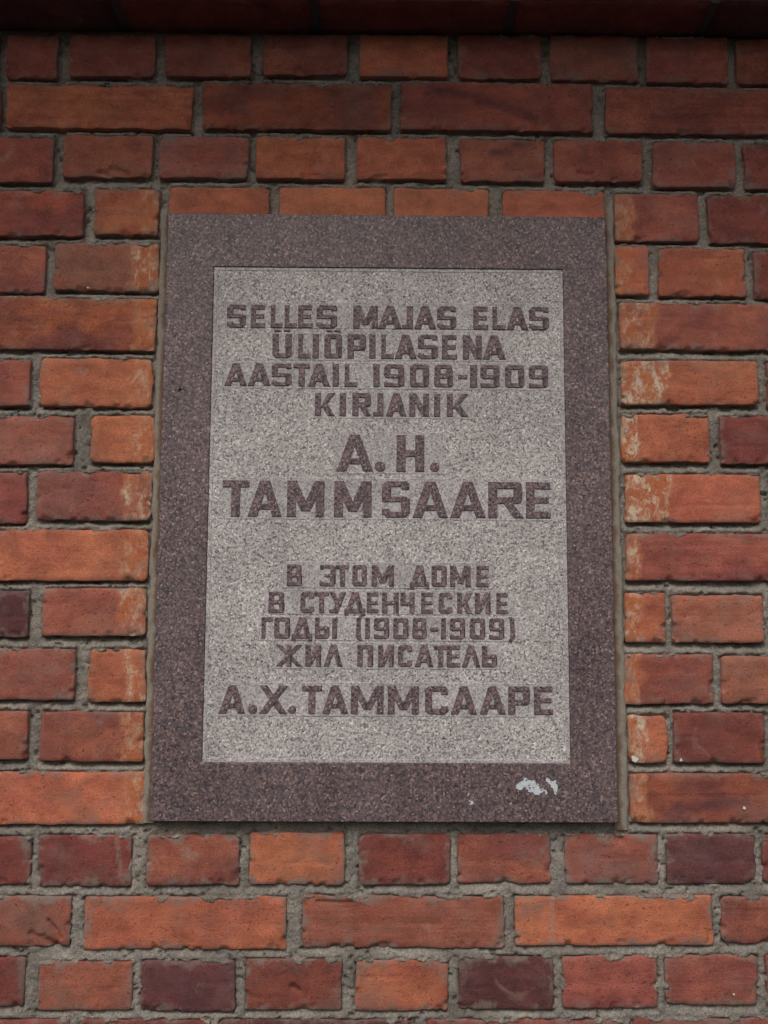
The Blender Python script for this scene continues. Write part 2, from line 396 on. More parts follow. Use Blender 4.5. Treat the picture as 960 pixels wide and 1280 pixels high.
TINT = {   # fired clay, main tone and second tone
    'O': ((.50, .172, .092), (.40, .122, .074)), 'o': ((.48, .165, .090), (.39, .128, .078)),
    'R': ((.36, .118, .077), (.25, .078, .064)), 'r': ((.38, .108, .062), (.21, .064, .054)),
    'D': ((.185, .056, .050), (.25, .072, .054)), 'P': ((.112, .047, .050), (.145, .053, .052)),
    'B': ((.28, .122, .094), (.32, .104, .070)), 'b': ((.37, .142, .098), (.33, .110, .070)),
    'G': ((.38, .118, .060), (.20, .062, .052))}

def make_brick_mesh(W, H, step, seed, chip, rad):
    nx = max(6, int(W / step) + 1); nz = max(5, int(H / step) + 1)
    def axis(n, L):                                    # closer rows near the arris
        u = np.linspace(0, 1, n - 2)[1:-1] * (L - 4) + 2 if n > 6 else np.linspace(0, L, n - 2)[1:-1]
        return np.concatenate([[0, 1.1], u, [L - 1.1, L]])
    xs = axis(nx, W) - W / 2; zs = axis(nz, H) - H / 2
    X, Z = np.meshgrid(xs, zs); nx, nz = len(xs), len(zs)
    A, B = W / 2, H / 2
    px = rad - (A - np.abs(X)); pz = rad - (B - np.abs(Z)); m = (px > 0) & (pz > 0)
    L = np.hypot(px, pz); mx = np.maximum(px, pz); k = np.where(m, mx / np.maximum(L, 1e-6), 1)
    X2 = np.where(m, np.sign(X) * (A - rad + px * k), X); Z2 = np.where(m, np.sign(Z) * (B - rad + pz * k), Z)
    ed = np.minimum(A - np.abs(X), B - np.abs(Z))
    s = seed * 13.7
    j = 1 / (1 + ed / 7); am = rnd.uniform(.45, 1.25)
    wob = lambda a, b, q: (fbm(a / 26, b / 26, q, 2) - .5) * 3.6 * am + (vn(a / 5, b / 5, q + 5) - .5) * 1.3 * am
    X2 = X2 + j * wob(X + s, Z, 1); Z2 = Z2 + j * wob(X + s, Z, 2)
    Y = (fbm((X + s) / 30, Z / 30, 3, 3) - .5) * 1.4 + (fbm((X + s) / 9, Z / 4, 4, 3) - .5) * .5
    Y += 1.3 * np.exp(-ed / 1.0) + .35 * np.exp(-ed / 5)
    low = np.where(Z < 0, 1.0, .35)
    ch = sstep(.60, .70, fbm((X + s) / 16, Z / 11, 9, 3)) * sstep(9, 1.5, ed) * low * chip
    Y += 5.0 * ch
    # a few open firing cracks lying along the brick
    if chip > .8:
        zc = (rnd.random() - .5) * H * .6; cr = np.abs(Z - zc - 3 * (fbm((X + s) / 20, 0 * X, 21, 3) - .5))
        xc = (rnd.random() - .5) * W; Y += 1.3 * np.exp(-(cr / 1.0) ** 2) * sstep(W * .33, W * .2, np.abs(X - xc))
    V = np.stack([X2.ravel(), Y.ravel(), Z2.ravel()], 1)
    F = grid_faces(nx, nz)
    idx = np.concatenate([np.arange(nx), np.arange(2, nz + 1) * nx - 1, np.arange(nz * nx - 2, (nz - 1) * nx - 1, -1), np.arange(nz - 2, 0, -1) * nx])
    ring = V[idx].copy(); ring[:, 1] = 60; n0 = len(V)
    V = np.concatenate([V, ring]); q = len(idx); a = np.arange(q); b = (a + 1) % q
    F = np.concatenate([F, np.stack([idx[b], idx[a], n0 + a, n0 + b], 1)])
    e = np.concatenate([np.minimum(ed.ravel() / 20, 1), np.zeros(q)])
    return V, F, e

placed = []
def make_brick(l, r, b, t, clay, film, step=2.6, chip=1.0, y0=None, seed=None, raw=None, lime=None):
    seed = rnd.random() * 50 if seed is None else seed
    rad = rnd.choice([2.5, 3, 4, 5, 8])
    cx, cz = (l + r) / 2, (b + t) / 2
    V, F, e = make_brick_mesh(r - l, t - b, step, seed, chip, rad)
    R = np.zeros(len(V))
    if raw:                                            # (side, width): distance from the cut end
        d = (V[:, 0] - (l - cx)) if raw[0] == 'L' else ((r - cx) - V[:, 0])
        R = 1 - sstep(raw[1] - 6, raw[1] + 5, d + (fbm(V[:, 0] / 12, V[:, 2] / 16, int(seed * 10), 3) - .5) * 22)
    wx, wz = V[:, 0] + cx, V[:, 2] + cz; face = V[:, 1] < 30
    def near(L, soft=.4):
        M = np.zeros(len(V))
        for x0, z0, x1, z1, w_ in L:
            dx, dz = x1 - x0, z1 - z0; q = np.clip(((wx - x0) * dx + (wz - z0) * dz) / max(dx * dx + dz * dz, 1e-6), 0, 1)
            d = np.hypot(wx - x0 - q * dx, wz - z0 - q * dz) + (fbm(wx / 9, wz / 7, 301, 3) - .5) * w_ * 1.1
            M = np.maximum(M, sstep(w_ * 1.15, w_ * soft, d))
        return M
    STN, PAL = near(STAINS, 0.0) * (.45 + 1.1 * (fbm(wx / 14, wz / 6, 305, 3) - .2)), near(PALES) * .8
    V[face, 1] += (4.5 * near(CHIPS))[face]
    me = np_mesh('brick', V * MM, F, True, {'edge': e, 'raw': R, 'stain': STN, 'pale': PAL})
    y = (rnd.random() - .5) * 2.2 if y0 is None else y0
    o = link('brick', me, M_brick, wall, Vector((cx * MM, y * MM, cz * MM)) - WO)
    o.rotation_euler = ((rnd.random() - .5) * .012, (rnd.random() - .5) * .012, (rnd.random() - .5) * .012)
    a, c = TINT[clay]; g = .9 + rnd.random() * .2; h = .93 + rnd.random() * .14
    o['tint'] = [a[0] * g, a[1] * g * h, a[2] * g]; o['tint_two'] = [c[0] * g, c[1] * g * h, c[2] * g]
    o['seed'] = seed; o['film'] = film; o['streak'] = .85 if (clay == 'G' or (r - l > 180 and rnd.random() < .5)) else .25
    o['lime'] = lime or (.3 + .6 * rnd.random() if raw else 0.0)
    placed.append((l, r, b, t, y))
    return o

courses = {}
for n, l, r, b, t, c in BRICKS: courses.setdefault(n, []).append((l, r, b, t, c))
for n, L in courses.items():
    for l, r, b, t, c in L:
        raw = None
        if 3 <= n <= 13:
            if -330 < r < -305: raw = ('R', rnd.choice([28, 34, 38]))
            if 305 < l < 335: raw = ('L', {6: 62, 7: 26, 8: 60, 3: 26, 5: 50}.get(n, 22))
        film = {13: .9, 14: 1.0, 15: .8, 16: .8}.get(n - 1, .55) + rnd.uniform(-.2, .15)
        if c in 'B': film += .25
        if c == 'o': film = .35
        make_brick(l, r, b, t, c, film, raw=raw, chip=1.0 if c != 'o' else .3, lime={6: 1.5, 7: 1.8, 8: 1.5, 12: 1.4}.get(n) if raw and raw[0] == 'L' else None)
# the courses go on beyond the picture on both sides and below
def extend(L, side, header):
    x = max(q[1] for q in L) if side > 0 else min(q[0] for q in L)
    b = float(np.mean([q[2] for q in L])); t = float(np.mean([q[3] for q in L]))
    while abs(x) < 960:
        wd = (121 if header else 249) + rnd.uniform(-4, 4); a = x + side * 12
        if abs(a + side * wd) > 1010: wd = max(30, 1000 - abs(a))
        l, r = (a, a + wd) if side > 0 else (a - wd, a)
        make_brick(l, r, b, t, rnd.choice('ORRDDBPG'), .6, step=9, chip=.5)
        x = a + side * wd
for n, L in courses.items():
    for s in (-1, 1): extend(L, s, n % 2 == 0)
zb = min(b[3] for b in BRICKS)
for k in range(2):
    t = zb - 13 - 76 * k; x = -1000 + 0
    while x < 940:
        wd = min((121 if k % 2 == 0 else 249) + rnd.uniform(-4, 4), 1000 - x)
        make_brick(x, x + wd, t - 63, t, rnd.choice('RRDDBP'), .6, step=9, chip=.5); x += wd + 12
WALL_BOTTOM = zb - 13 - 76 * 2

# ---- mortar: one relief sheet that knows where the bricks lie
def build_mortar():
    f = np.arange(-560, 561, 2.0)
    xs = np.concatenate([np.arange(-1006, -560, 9), f, np.arange(569, 1010, 9)])
    zs = np.concatenate([np.arange(WALL_BOTTOM, -690, 6), np.arange(-690, 684, 2.0)])
    X, Z = np.meshgrid(xs, zs)
    Xw = X + (vn(X / 6, Z / 6, 71) - .5) * 2.0; Zw = Z + (vn(X / 5, Z / 6, 72) - .5) * 2.0
    idm = np.full(X.shape, -1, np.int32)
    for i, (l, r, b, t, y) in enumerate(placed):
        i0, i1 = np.searchsorted(xs, [l - 4, r + 4]); j0, j1 = np.searchsorted(zs, [b - 4, t + 4])
        sx = Xw[j0:j1, i0:i1]; sz = Zw[j0:j1, i0:i1]
        m = (sx > l) & (sx < r) & (sz > b) & (sz < t)
        idm[j0:j1, i0:i1][m] = i
    inb = idm >= 0
    big = 60.0
    def sweep(axis, rev):
        D = np.full(X.shape, big); n = X.shape[axis]; rng = range(n - 2, -1, -1) if rev else range(1, n)
        co = zs if axis == 0 else xs
        D[inb] = 0
        for i in rng:
            pr = i + 1 if rev else i - 1; st = abs(co[i] - co[pr])
            if axis == 0: D[i] = np.where(inb[i], 0, np.minimum(D[pr] + st, big))
            else: D[:, i] = np.where(inb[:, i], 0, np.minimum(D[:, pr] + st, big))
        return D
    up = sweep(0, True); dn = sweep(0, False); lf = sweep(1, False); rt = sweep(1, True)
    horiz = (up + dn) < 30
    tt = up / np.maximum(up + dn, 1e-3)                    # 0 just under the upper brick, 1 on the lower one
    n1 = fbm(X / 22, Z / 22, 51, 4); n2 = fbm(X / 7, Z / 5, 52, 4); n3 = vn(X / 2.3, Z / 2.3, 53)
    age = sstep(-380, -480, Z)                             # joints of the lower courses are filled flusher
    dep_h = 1.2 + (12.5 - 7.0 * age) * (1 - sstep(.12, .72, tt + (n1 - .5) * .45))
    side = np.minimum(lf, rt)
    dep_v = 7.5 - 5.4 * age + 4 * sstep(300, 480, Z) + 1.2 * sstep(6, 0, side)
    D = np.where(horiz, dep_h, dep_v)
    for _ in range(2):                                     # soften where the two kinds of joint meet
        P = np.pad(D, 1, mode='edge'); D = (P[1:-1, :-2] + P[1:-1, 2:] + P[:-2, 1:-1] + P[2:, 1:-1] + 2 * D) / 6
    D += (n1 - .5) * 3.2 + (n2 - .5) * 4.2 + (n3 - .5) * 1.0
    D += 5 * sstep(.66, .74, n2) * sstep(.45, .6, n1)      # crumbled pockets
    # under and over the bricks
    inside = np.full(X.shape, 9.0)
    front = np.zeros(X.shape)
    for i, (l, r, b, t, y) in enumerate(placed):
        i0, i1 = np.searchsorted(xs, [l - 4, r + 4]); j0, j1 = np.searchsorted(zs, [b - 4, t + 4])
        sl = (slice(j0, j1), slice(i0, i1)); m = idm[sl] == i
        dt = t - Z[sl]; db = Z[sl] - b; ds = np.minimum(X[sl] - l, r - X[sl])
        nn = fbm(X[sl] / 19 + i * 3.1, Z[sl] / 13, 61, 4)
        lim_t = 30 * (nn - .53 + .07 * age[sl]); lim_s = 22 * (nn - .60 + .05 * age[sl])
        smear = np.clip(np.maximum(lim_t - dt, np.maximum(lim_s - ds, lim_s * .7 - 4 - db)) / 3.2, 0, 1)
        val = y + 3.2 - 3.9 * smear + (n3[sl] - .5) * .5
        inside[sl][m] = np.where(smear > 0, val, 9.0)[m]
    Y = np.where(inb, inside, D)
    # behind the plaque and under the corbel the joint mortar just stays back
    V = np.stack([X.ravel(), Y.ravel(), Z.ravel()], 1) * MM
    me = np_mesh('mortar', V, grid_faces(len(xs), len(zs)), True)
    o = link('mortar', me, M_mortar, wall, -WO)
build_mortar()

def box_mesh(name, x0, x1, y0, y1, z0, z1, bev=0.0):
    bm = bmesh.new(); bmesh.ops.create_cube(bm, size=1)
    for v in bm.verts:
        v.co = Vector(((x0 + x1) / 2 + v.co.x * (x1 - x0), (y0 + y1) / 2 + v.co.y * (y1 - y0), (z0 + z1) / 2 + v.co.z * (z1 - z0)))
    if bev: bmesh.ops.bevel(bm, geom=bm.edges[:], offset=bev, segments=2, affect='EDGES')
    me = bpy.data.meshes.new(name); bm.to_mesh(me); bm.free(); return me
core = link('wall_core', box_mesh('wall_core', -1.0, 1.0, .062, .38, -2.15, 1.16), M_mortar, wall, -WO)

# ---- unseen ground, added to bounce light up under the cornice
bounce_pav = link('bounce_pavement', box_mesh('bounce_pavement', -6, 6, -8, .38, -2.3, -2.15), flat('bounce_asphalt', (.045, .045, .05), .9))
bounce_pav['kind'] = 'structure'
# ---- corbelled cornice: brick courses stepping out above the plaque
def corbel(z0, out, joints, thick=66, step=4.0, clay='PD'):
    for a, b in zip(joints[:-1], joints[1:]):
        l, r = a + 6, b - 6; W, D, H = r - l, out + 60, thick
        V = []; F = []
        # a closed brick: rounded box with an uneven skin
        bm = bmesh.new(); bmesh.ops.create_cube(bm, size=1)
        for v in bm.verts: v.co = Vector((v.co.x * W, v.co.y * D, v.co.z * H))
        bmesh.ops.bevel(bm, geom=bm.edges[:], offset=2.5, segments=2, affect='EDGES')
        bmesh.ops.subdivide_edges(bm, edges=[e for e in bm.edges if e.calc_length() > 14], cuts=9, use_grid_fill=True)
        co = np.array([v.co[:] for v in bm.verts]); s = rnd.random() * 900
        dd = (fbm((co[:, 0] + s) / 22, (co[:, 1] + co[:, 2]) / 22, 81, 3) - .5) * 4
        bm.normal_update()
        for v, q in zip(bm.verts, dd): v.co += v.normal * q
        for v in bm.verts: v.co *= MM
        me = bpy.data.meshes.new('brick'); bm.to_mesh(me); bm.free()
        n = len(me.vertices)
        for k in ('edge', 'raw', 'stain', 'pale'):
            at = me.attributes.new(k, 'FLOAT', 'POINT'); at.data.foreach_set('value', np.full(n, .6 if k == 'edge' else 0., np.float32))
        for p in me.polygons: p.use_smooth = True
        o = link('brick', me, M_brick, wall, Vector(((l + r) / 2 * MM, (60 - D / 2) * MM, (z0 + H / 2) * MM)) - WO)
        o.rotation_euler = ((rnd.random() - .5) * .01, (rnd.random() - .5) * .01, (rnd.random() - .5) * .01)
        A, C = TINT[rnd.choice(clay)]  # darkest clays only: the soffit's shade is painted into the brick tint
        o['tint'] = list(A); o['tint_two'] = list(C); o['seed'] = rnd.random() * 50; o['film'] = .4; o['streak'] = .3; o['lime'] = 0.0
    # bed mortar between them
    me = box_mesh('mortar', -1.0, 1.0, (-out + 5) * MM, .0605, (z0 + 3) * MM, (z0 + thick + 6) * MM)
    link('mortar', me, M_shaded_mortar, wall, -WO)
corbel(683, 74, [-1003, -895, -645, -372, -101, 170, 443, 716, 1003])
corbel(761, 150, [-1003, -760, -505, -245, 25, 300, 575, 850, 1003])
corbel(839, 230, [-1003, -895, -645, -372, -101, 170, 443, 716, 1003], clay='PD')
ledge = link('cornice_slab', box_mesh('cornice_slab', -1.25, 1.25, -.53, .38, .913, 1.00, .006), M_mortar, wall, -WO)

# ------------------------------------------------------------------ memorial plaque
plaque = bpy.data.objects.new('memorial_plaque', None)
COL.objects.link(plaque)
plaque.location = (0, -.014, -.405)
plaque['label'] = 'upright red-brown granite memorial plaque with a pale grey field and raised bilingual lettering'
plaque['category'] = 'plaque'
PO = Vector(plaque.location)
PW, PH = .300, .405

def ring_rect(l, r, b, t, rads, n=5, dense=False):
    pts = []
    for (cx, cz, a0, rr) in ((l, b, math.pi, rads[0]), (r, b, 1.5 * math.pi, rads[1]), (r, t, 0, rads[2]), (l, t, .5 * math.pi, rads[3])):
        ox = cx + (rr if cx == l else -rr); oz = cz + (rr if cz == b else -rr)
        for k in range(n):
            a = a0 + k / (n - 1) * math.pi / 2
            pts.append((ox + rr * math.cos(a), oz + rr * math.sin(a)))
    if not dense: return pts
    out = []
    for i in range(len(pts)):
        p, q = pts[i], pts[(i + 1) % len(pts)]; m_ = 150 if i % n == n - 1 else 1
        out += [(p[0] + (q[0] - p[0]) * k / m_, p[1] + (q[1] - p[1]) * k / m_) for k in range(m_)]
    return out
def ringed(name, rings):
    n = len(rings[0]); V = [v for r in rings for v in r]; F = []
    for k in range(len(rings) - 1):
        for i in range(n):
            j = (i + 1) % n; F.append((k * n + i, k * n + j, (k + 1) * n + j, (k + 1) * n + i))
    me = bpy.data.meshes.new(name); me.from_pydata(V, [], F); me.validate(); me.update(); return me
hl, hr, hb, ht = (HOLE[0][0] + HOLE[3][0]) / 2, (HOLE[1][0] + HOLE[2][0]) / 2, (HOLE[2][1] + HOLE[3][1]) / 2, (HOLE[0][1] + HOLE[1][1]) / 2
hl, hr, hb, ht = hl * MM, hr * MM, hb * MM, ht * MM
def rg(d, y, wear=0.0):
    P = np.array(ring_rect(-PW + d, PW - d, -PH + d, PH - d, [.005, .004, .002, .002], dense=True))
    N = fbm(P[:, 0] * 90, P[:, 1] * 90, 501, 3); ch = .00025 * (N - .5) + .0016 * sstep(.66, .74, N)
    s = 1 - wear * ch[:, None] / np.maximum(np.abs(P), .05)
    return [(x, y, z) for x, z in P * s]
def hg(d, y, dense=False): return [(x, y, z) for x, z in ring_rect(hl + d, hr - d, hb + d, ht - d, [.0012] * 4, dense=dense)]
slab_me = ringed('slab', [rg(0, .020), rg(0, -.0122), rg(.0003, -.0133, .7), rg(.0010, -.0140, 1.0), hg(-.0004, -.0140, True), hg(0, -.0137, True), hg(.0010, -.0118, True)])
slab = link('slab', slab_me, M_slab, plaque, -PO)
# a small drilled pit in the left border
pm = bmesh.new(); bmesh.ops.create_icosphere(pm, subdivisions=2, radius=.0030)
for v_ in pm.verts: v_.co *= rnd.uniform(.8, 1.25)
pme = bpy.data.meshes.new('pit'); pm.to_mesh(pme); pm.free()
pit = bpy.data.objects.new('pit', pme); COL.objects.link(pit); pit.location = (PIT[0] * MM, -.0138, PIT[1] * MM)
slab.parent = None; slab.location = (0, 0, 0)
bo = slab.modifiers.new('pit', 'BOOLEAN'); bo.operation = 'DIFFERENCE'; bo.object = pit; bo.solver = 'FAST'
bpy.context.view_layer.update()
cut = bpy.data.meshes.new_from_object(slab.evaluated_get(bpy.context.evaluated_depsgraph_get()))
slab.modifiers.clear()
if len(cut.polygons) > 500: slab.data = cut
bpy.data.objects.remove(pit)
slab.parent = plaque; slab.location = -PO
# smooth tooled margin round the field
bw = .0058
field_y = -.0112
mg = [hg(.0006, -.0119), hg(.0012, -.0123), hg(bw - .001, -.0124), hg(bw + .0006, -.0112)]
link('tooled_margin', ringed('tooled_margin', mg), M_band, plaque, -PO)

def relief(name, l, r, b, t, step, fn, mat, parent, loc):
    xs = np.linspace(l, r, max(3, int((r - l) / step))); zs = np.linspace(b, t, max(3, int((t - b) / step)))
    X, Z = np.meshgrid(xs, zs)
    V = np.stack([X, fn(X, Z), Z], -1).reshape(-1, 3) * MM
    return link(name, np_mesh(name, V, grid_faces(len(xs), len(zs)), True), mat, parent, loc)
K = 1000
f_rough = lambda X, Z: -11.75 + (vn(X / 2.6, Z / 2.6, 91) - .5) * .9 + (vn(X / 1.5, Z / 1.5, 92) - .5) * 1.0 + (fbm(X / 30, Z / 30, 93, 2) - .5) * .3
relief('hammered_field', hl * K + bw * K - .4, hr * K - bw * K + .4, hb * K + bw * K - .4, ht * K - bw * K + .4, 1.3, f_rough, M_field, plaque, -PO)

# ---- lettering
def disc(x, y, r, n=12): return [(x + r * math.cos(2 * math.pi * k / n), y + r * math.sin(2 * math.pi * k / n)) for k in range(n)]
def glyph(ch, w, h, t):
    P = []
    def B(a, b, c, d): P.append([(a, b), (c, b), (c, d), (a, d)])
    def Q(*p): P.append(list(p))
    def SL(b0, b1, t0, t1, y0=0.0, y1=None): Q((b0, y0), (b1, y0), (t1, h if y1 is None else y1), (t0, h if y1 is None else y1))
    def PATH(pts, tt=None, ends=False):
        q = tt or t
        for i in range(len(pts) - 1):
            (x0, y0), (x1, y1) = pts[i], pts[i + 1]; L = math.hypot(x1 - x0, y1 - y0); nx, ny = -(y1 - y0) / L * q / 2, (x1 - x0) / L * q / 2
            Q((x0 - nx, y0 - ny), (x1 - nx, y1 - ny), (x1 + nx, y1 + ny), (x0 + nx, y0 + ny))
        for i in range(0 if ends else 1, len(pts) if ends else len(pts) - 1): P.append(disc(*pts[i], q / 2))
    m = t / 2; tw = min(t, w * .33); tv = tw                   # verticals
    th = t * (.62 if ch in '89ВSBЭ' else .76); hm = th / 2
    def LOOP(x0, y0, x1, y1):
        k = tv * .55
        B(x0, y0 + k, x0 + tv, y1 - k); B(x1 - tv, y0 + k, x1, y1 - k); B(x0 + k, y0, x1 - k, y0 + th); B(x0 + k, y1 - th, x1 - k, y1)
        for (cx, cy, sx, sy) in ((x0, y0, 1, 1), (x1, y0, -1, 1), (x1, y1, -1, -1), (x0, y1, 1, -1)):
            a = [(cx + sx * k, cy), (cx + sx * tv * 1.02, cy + sy * th * 1.0), (cx, cy + sy * k), (cx + sx * k * .3, cy + sy * k * .3)]
            area = sum(a[i][0] * a[(i + 1) % 4][1] - a[(i + 1) % 4][0] * a[i][1] for i in range(4))
            a = [(cx + sx * k, cy), (cx + sx * tv * 1.02, cy + sy * th), (cx, cy + sy * k), (cx + sx * k * .27, cy + sy * k * .27)]
            if area < 0: a.reverse()
            P.append(a)
            # web the corner to the bars
            c4 = [(cx + sx * k, cy), (cx + sx * tv * 1.02, cy), (cx + sx * tv * 1.02, cy + sy * th), (cx, cy + sy * th), (cx, cy + sy * k)]
            ar = sum(c4[i][0] * c4[(i + 1) % 5][1] - c4[(i + 1) % 5][0] * c4[i][1] for i in range(5))
            if ar < 0: c4.reverse()
            P.append(c4)
    c = ch
    if c in 'O0О': LOOP(0, 0, w, h)
    elif c == 'Ö': LOOP(0, 0, w, h); B(w * .1, h * 1.11, w * .42, h * 1.17); B(w * .58, h * 1.11, w * .9, h * 1.17)
    elif c in 'UÜ':
        k = tv * .5
        B(0, k, tv, h); B(w - tv, k, w, h); B(k, 0, w - k, th); Q((k, 0), (tv, th), (0, th), (0, k)); Q((w - k, 0), (w, k), (w, th), (w - tv, th))
        if c == 'Ü': B(w * .1, h * 1.11, w * .4, h * 1.17); B(w * .6, h * 1.11, w * .9, h * 1.17)
    elif c in '8': LOOP(0, 0, w, h * .55); LOOP(w * .03, h * .46, w * .97, h)
    elif c == 'В': LOOP(0, 0, w, h * .56); LOOP(0, h * .46, w * .96, h); B(0, 0, tv, h)
    elif c == '9': LOOP(0, h * .40, w, h); B(w - tv, th * .6, w, h * .6); B(0, 0, w - tv * .6, th * .95); Q((w - tv, 0), (w - tv * .6, 0), (w, th * .6), (w, th), (w - tv, th)); B(0, 0, tv * .8, h * .2)
    elif c == 'S':
        ms = h * .5; k = tv * .5
        B(k, h - th, w - k * .4, h); B(0, ms, tv, h - k); Q((0, h - th), (k + .01, h - th), (k + .01, h), (0, h - k)); B(0, ms - hm, w - k, ms + hm)
        B(w - tv, k, w, ms); Q((w - k, ms - hm), (w, ms - hm), (w, ms), (w - k, ms + hm)); B(k, 0, w - k, th); Q((w - k, 0), (w, k), (w, th), (w - k, th)); Q((k, 0), (k, th), (0, th), (0, k))
        B(w - tv * .9, h - th - h * .07, w - k * .1, h - th * .3); B(0, th * .5, tv * .9, th + h * .08)
    elif c in 'EЕ': B(0, 0, tv, h); B(tv * .5, 0, w, th); B(tv * .5, h - th, w * .98, h); B(tv * .5, h / 2 - hm * .9, w * .92, h / 2 + hm * .9)
    elif c == 'F': B(0, 0, tv, h)
    elif c == 'L': B(0, 0, tv, h); B(tv * .5, 0, w, th)
    elif c in 'I1': B(0, 0, w, h)
    elif c == '-': B(0, h * .38, w, h * .38 + th * .9)
    elif c == '.': r = w / 2; P.append(disc(w / 2, r, r, 16))
    elif c in 'TТ': B(0, h - th, w, h); B(w / 2 - t / 2, 0, w / 2 + t / 2, h - th * .5)
    elif c in 'HН': B(0, 0, tv, h); B(w - tv, 0, w, h); B(tv * .5, h / 2 - hm, w - tv * .5, h / 2 + hm)
    elif c in 'AА':
        q = t * 1.08
        SL(0, q, w / 2 - q * .52, w / 2 + q * .4); SL(w - q, w, w / 2 - q * .4, w / 2 + q * .52)
        a = .20; x0 = a * (w / 2 - q * .1) + q * .5; B(x0, h * a, w - x0, h * a + th * .82)
    elif c == 'Л': q = t * 1.02; SL(0, q, w / 2 - q * .55, w / 2 + q * .45); SL(w - q, w, w / 2 - q * .45, w / 2 + q * .55)
    elif c in 'MМ':
        q = t * 1.05; B(0, 0, tv, h); B(w - tv, 0, w, h)
        yb = h * .16; Q((w / 2 - q * .5, yb), (w / 2 + q * .5, yb), (tv * 1.1, h), (0, h)); Q((w / 2 - q * .5, yb), (w / 2 + q * .5, yb), (w, h), (w - tv * 1.1, h))
    elif c == 'N': B(0, 0, tv, h); B(w - tv, 0, w, h); Q((w - tv * 1.15, 0), (w, 0), (tv * 1.15, h), (0, h))
    elif c == 'И': B(0, 0, tv, h); B(w - tv, 0, w, h); Q((0, h * .0), (tv * 1.1, h * .0), (w, h), (w - tv * 1.1, h))
    elif c == 'J': t2 = min(t, w * .62); B(w - t2, 0, w, h); B(0, 0, w - t2 * .5, th * .9)
    elif c in 'PР': LOOP(0, h * .34, w, h); B(0, 0, tv, h)
    elif c == 'R': LOOP(0, h * .40, w * .97, h); B(0, 0, tv, h); Q((w - t * 1.1, 0), (w + t * .05, 0), (w * .62, h * .5), (w * .62 - t, h * .5))
    elif c in 'KК':
        B(0, 0, tv, h); Q((tv * .8, h * .34), (tv * .8 + t * .9, h * .40), (w, h), (w - t * 1.15, h)); Q((w - t * 1.15, 0), (w + t * .05, 0), (tv * 1.1 + t * .75, h * .62), (tv * 1.1, h * .45))
    elif c == 'Э':
        k = tv * .5; B(w - tv, k, w, h - k); B(0, 0, w - k, th); B(0, h - th, w - k, h); Q((w - k, 0), (w, k), (w, th), (w - k, th)); Q((w - k, h - th), (w, h - th), (w, h - k), (w - k, h)); B(w * .32, h / 2 - hm * .9, w - tv * .5, h / 2 + hm * .9)
        B(0, 0, tv * .8, h * .2); B(0, h * .8, tv * .8, h)
    elif c == 'С':
        k = tv * .5; B(0, k, tv, h - k); B(k, 0, w - k, th); B(k, h - th, w - k, h); Q((0, k), (k, 0), (k, th), (0, th)); Q((0, h - th), (k, h - th), (k, h), (0, h - k))
        B(w - tv, k, w, h * .28); B(w - tv, h * .72, w, h - k); Q((w - k, 0), (w, k), (w - tv, k + .01), (w - tv, 0)); Q((w - tv, h), (w - tv, h - k - .01), (w, h - k), (w - k, h))
    elif c == 'Д':
        q = t; f = h * .16
        Q((w * .10, f), (w * .10 + q, f), (w * .62, h), (w * .62 - q * 1.1, h)); Q((w * .90 - q, f), (w * .90, f), (w * .66, h), (w * .62 - q, h))
        B(0, 0, w, f * 1.25); B(0, -h * .12, q * .8, f * .5); B(w - q * .8, -h * .12, w, f * .5)
    elif c == 'У': Q((w * .18, 0), (w * .18 + t * 1.1, 0), (w, h), (w - t * 1.1, h)); Q((w * .44, h * .32), (w * .44 + t, h * .32), (t * 1.1, h), (0, h)); B(0, 0, w * .18 + t * .6, th * .9)
    elif c == 'Ч': B(w - tv, 0, w, h); B(0, h * .45, tv, h); B(0, h * .38, w - tv * .5, h * .38 + th)
    elif c == 'Г': B(0, 0, tv, h); B(tv * .5, h - th, w, h)
    elif c == 'П': B(0, 0, tv, h); B(w - tv, 0, w, h); B(tv * .5, h - th, w - tv * .5, h)
    elif c == 'Ь': LOOP(0, 0, w, h * .58); B(0, 0, tv, h)
    elif c == 'Ы': u = w * .64; LOOP(0, 0, u, h * .58); B(0, 0, tv * .85, h); B(w - t, 0, w, h)
    elif c == 'Х': q = t * 1.15; SL(0, q, w - q, w); SL(w - q, w, 0, q)
    elif c == 'Ж': q = t * 1.05; B(w / 2 - t / 2, 0, w / 2 + t / 2, h); SL(0, q, w - q, w); SL(w - q, w, 0, q)
    elif c == '(': k = w * .6; B(0, 0, t * .8, h); Q((0, h * .1), (t * .8, h * .1), (w, -h * .1), (w - t * .7, -h * .1)); Q((0, h * .9), (w - t * .7, h * 1.08), (w, h * 1.08), (t * .8, h * .9))
    elif c == ')': B(w - t * .8, 0, w, h); Q((w - t * .8, h * .1), (0, -h * .1), (t * .7, -h * .1), (w, h * .1)); Q((w - t * .8, h * .9), (w, h * .9), (t * .7, h * 1.08), (0, h * 1.08))
    out = []
    for p in P:
        ar = sum(p[i][0] * p[(i + 1) % len(p)][1] - p[(i + 1) % len(p)][0] * p[i][1] for i in range(len(p)))
        if abs(ar) < 1e-6: continue
        out.append(p if ar > 0 else p[::-1])
    return out

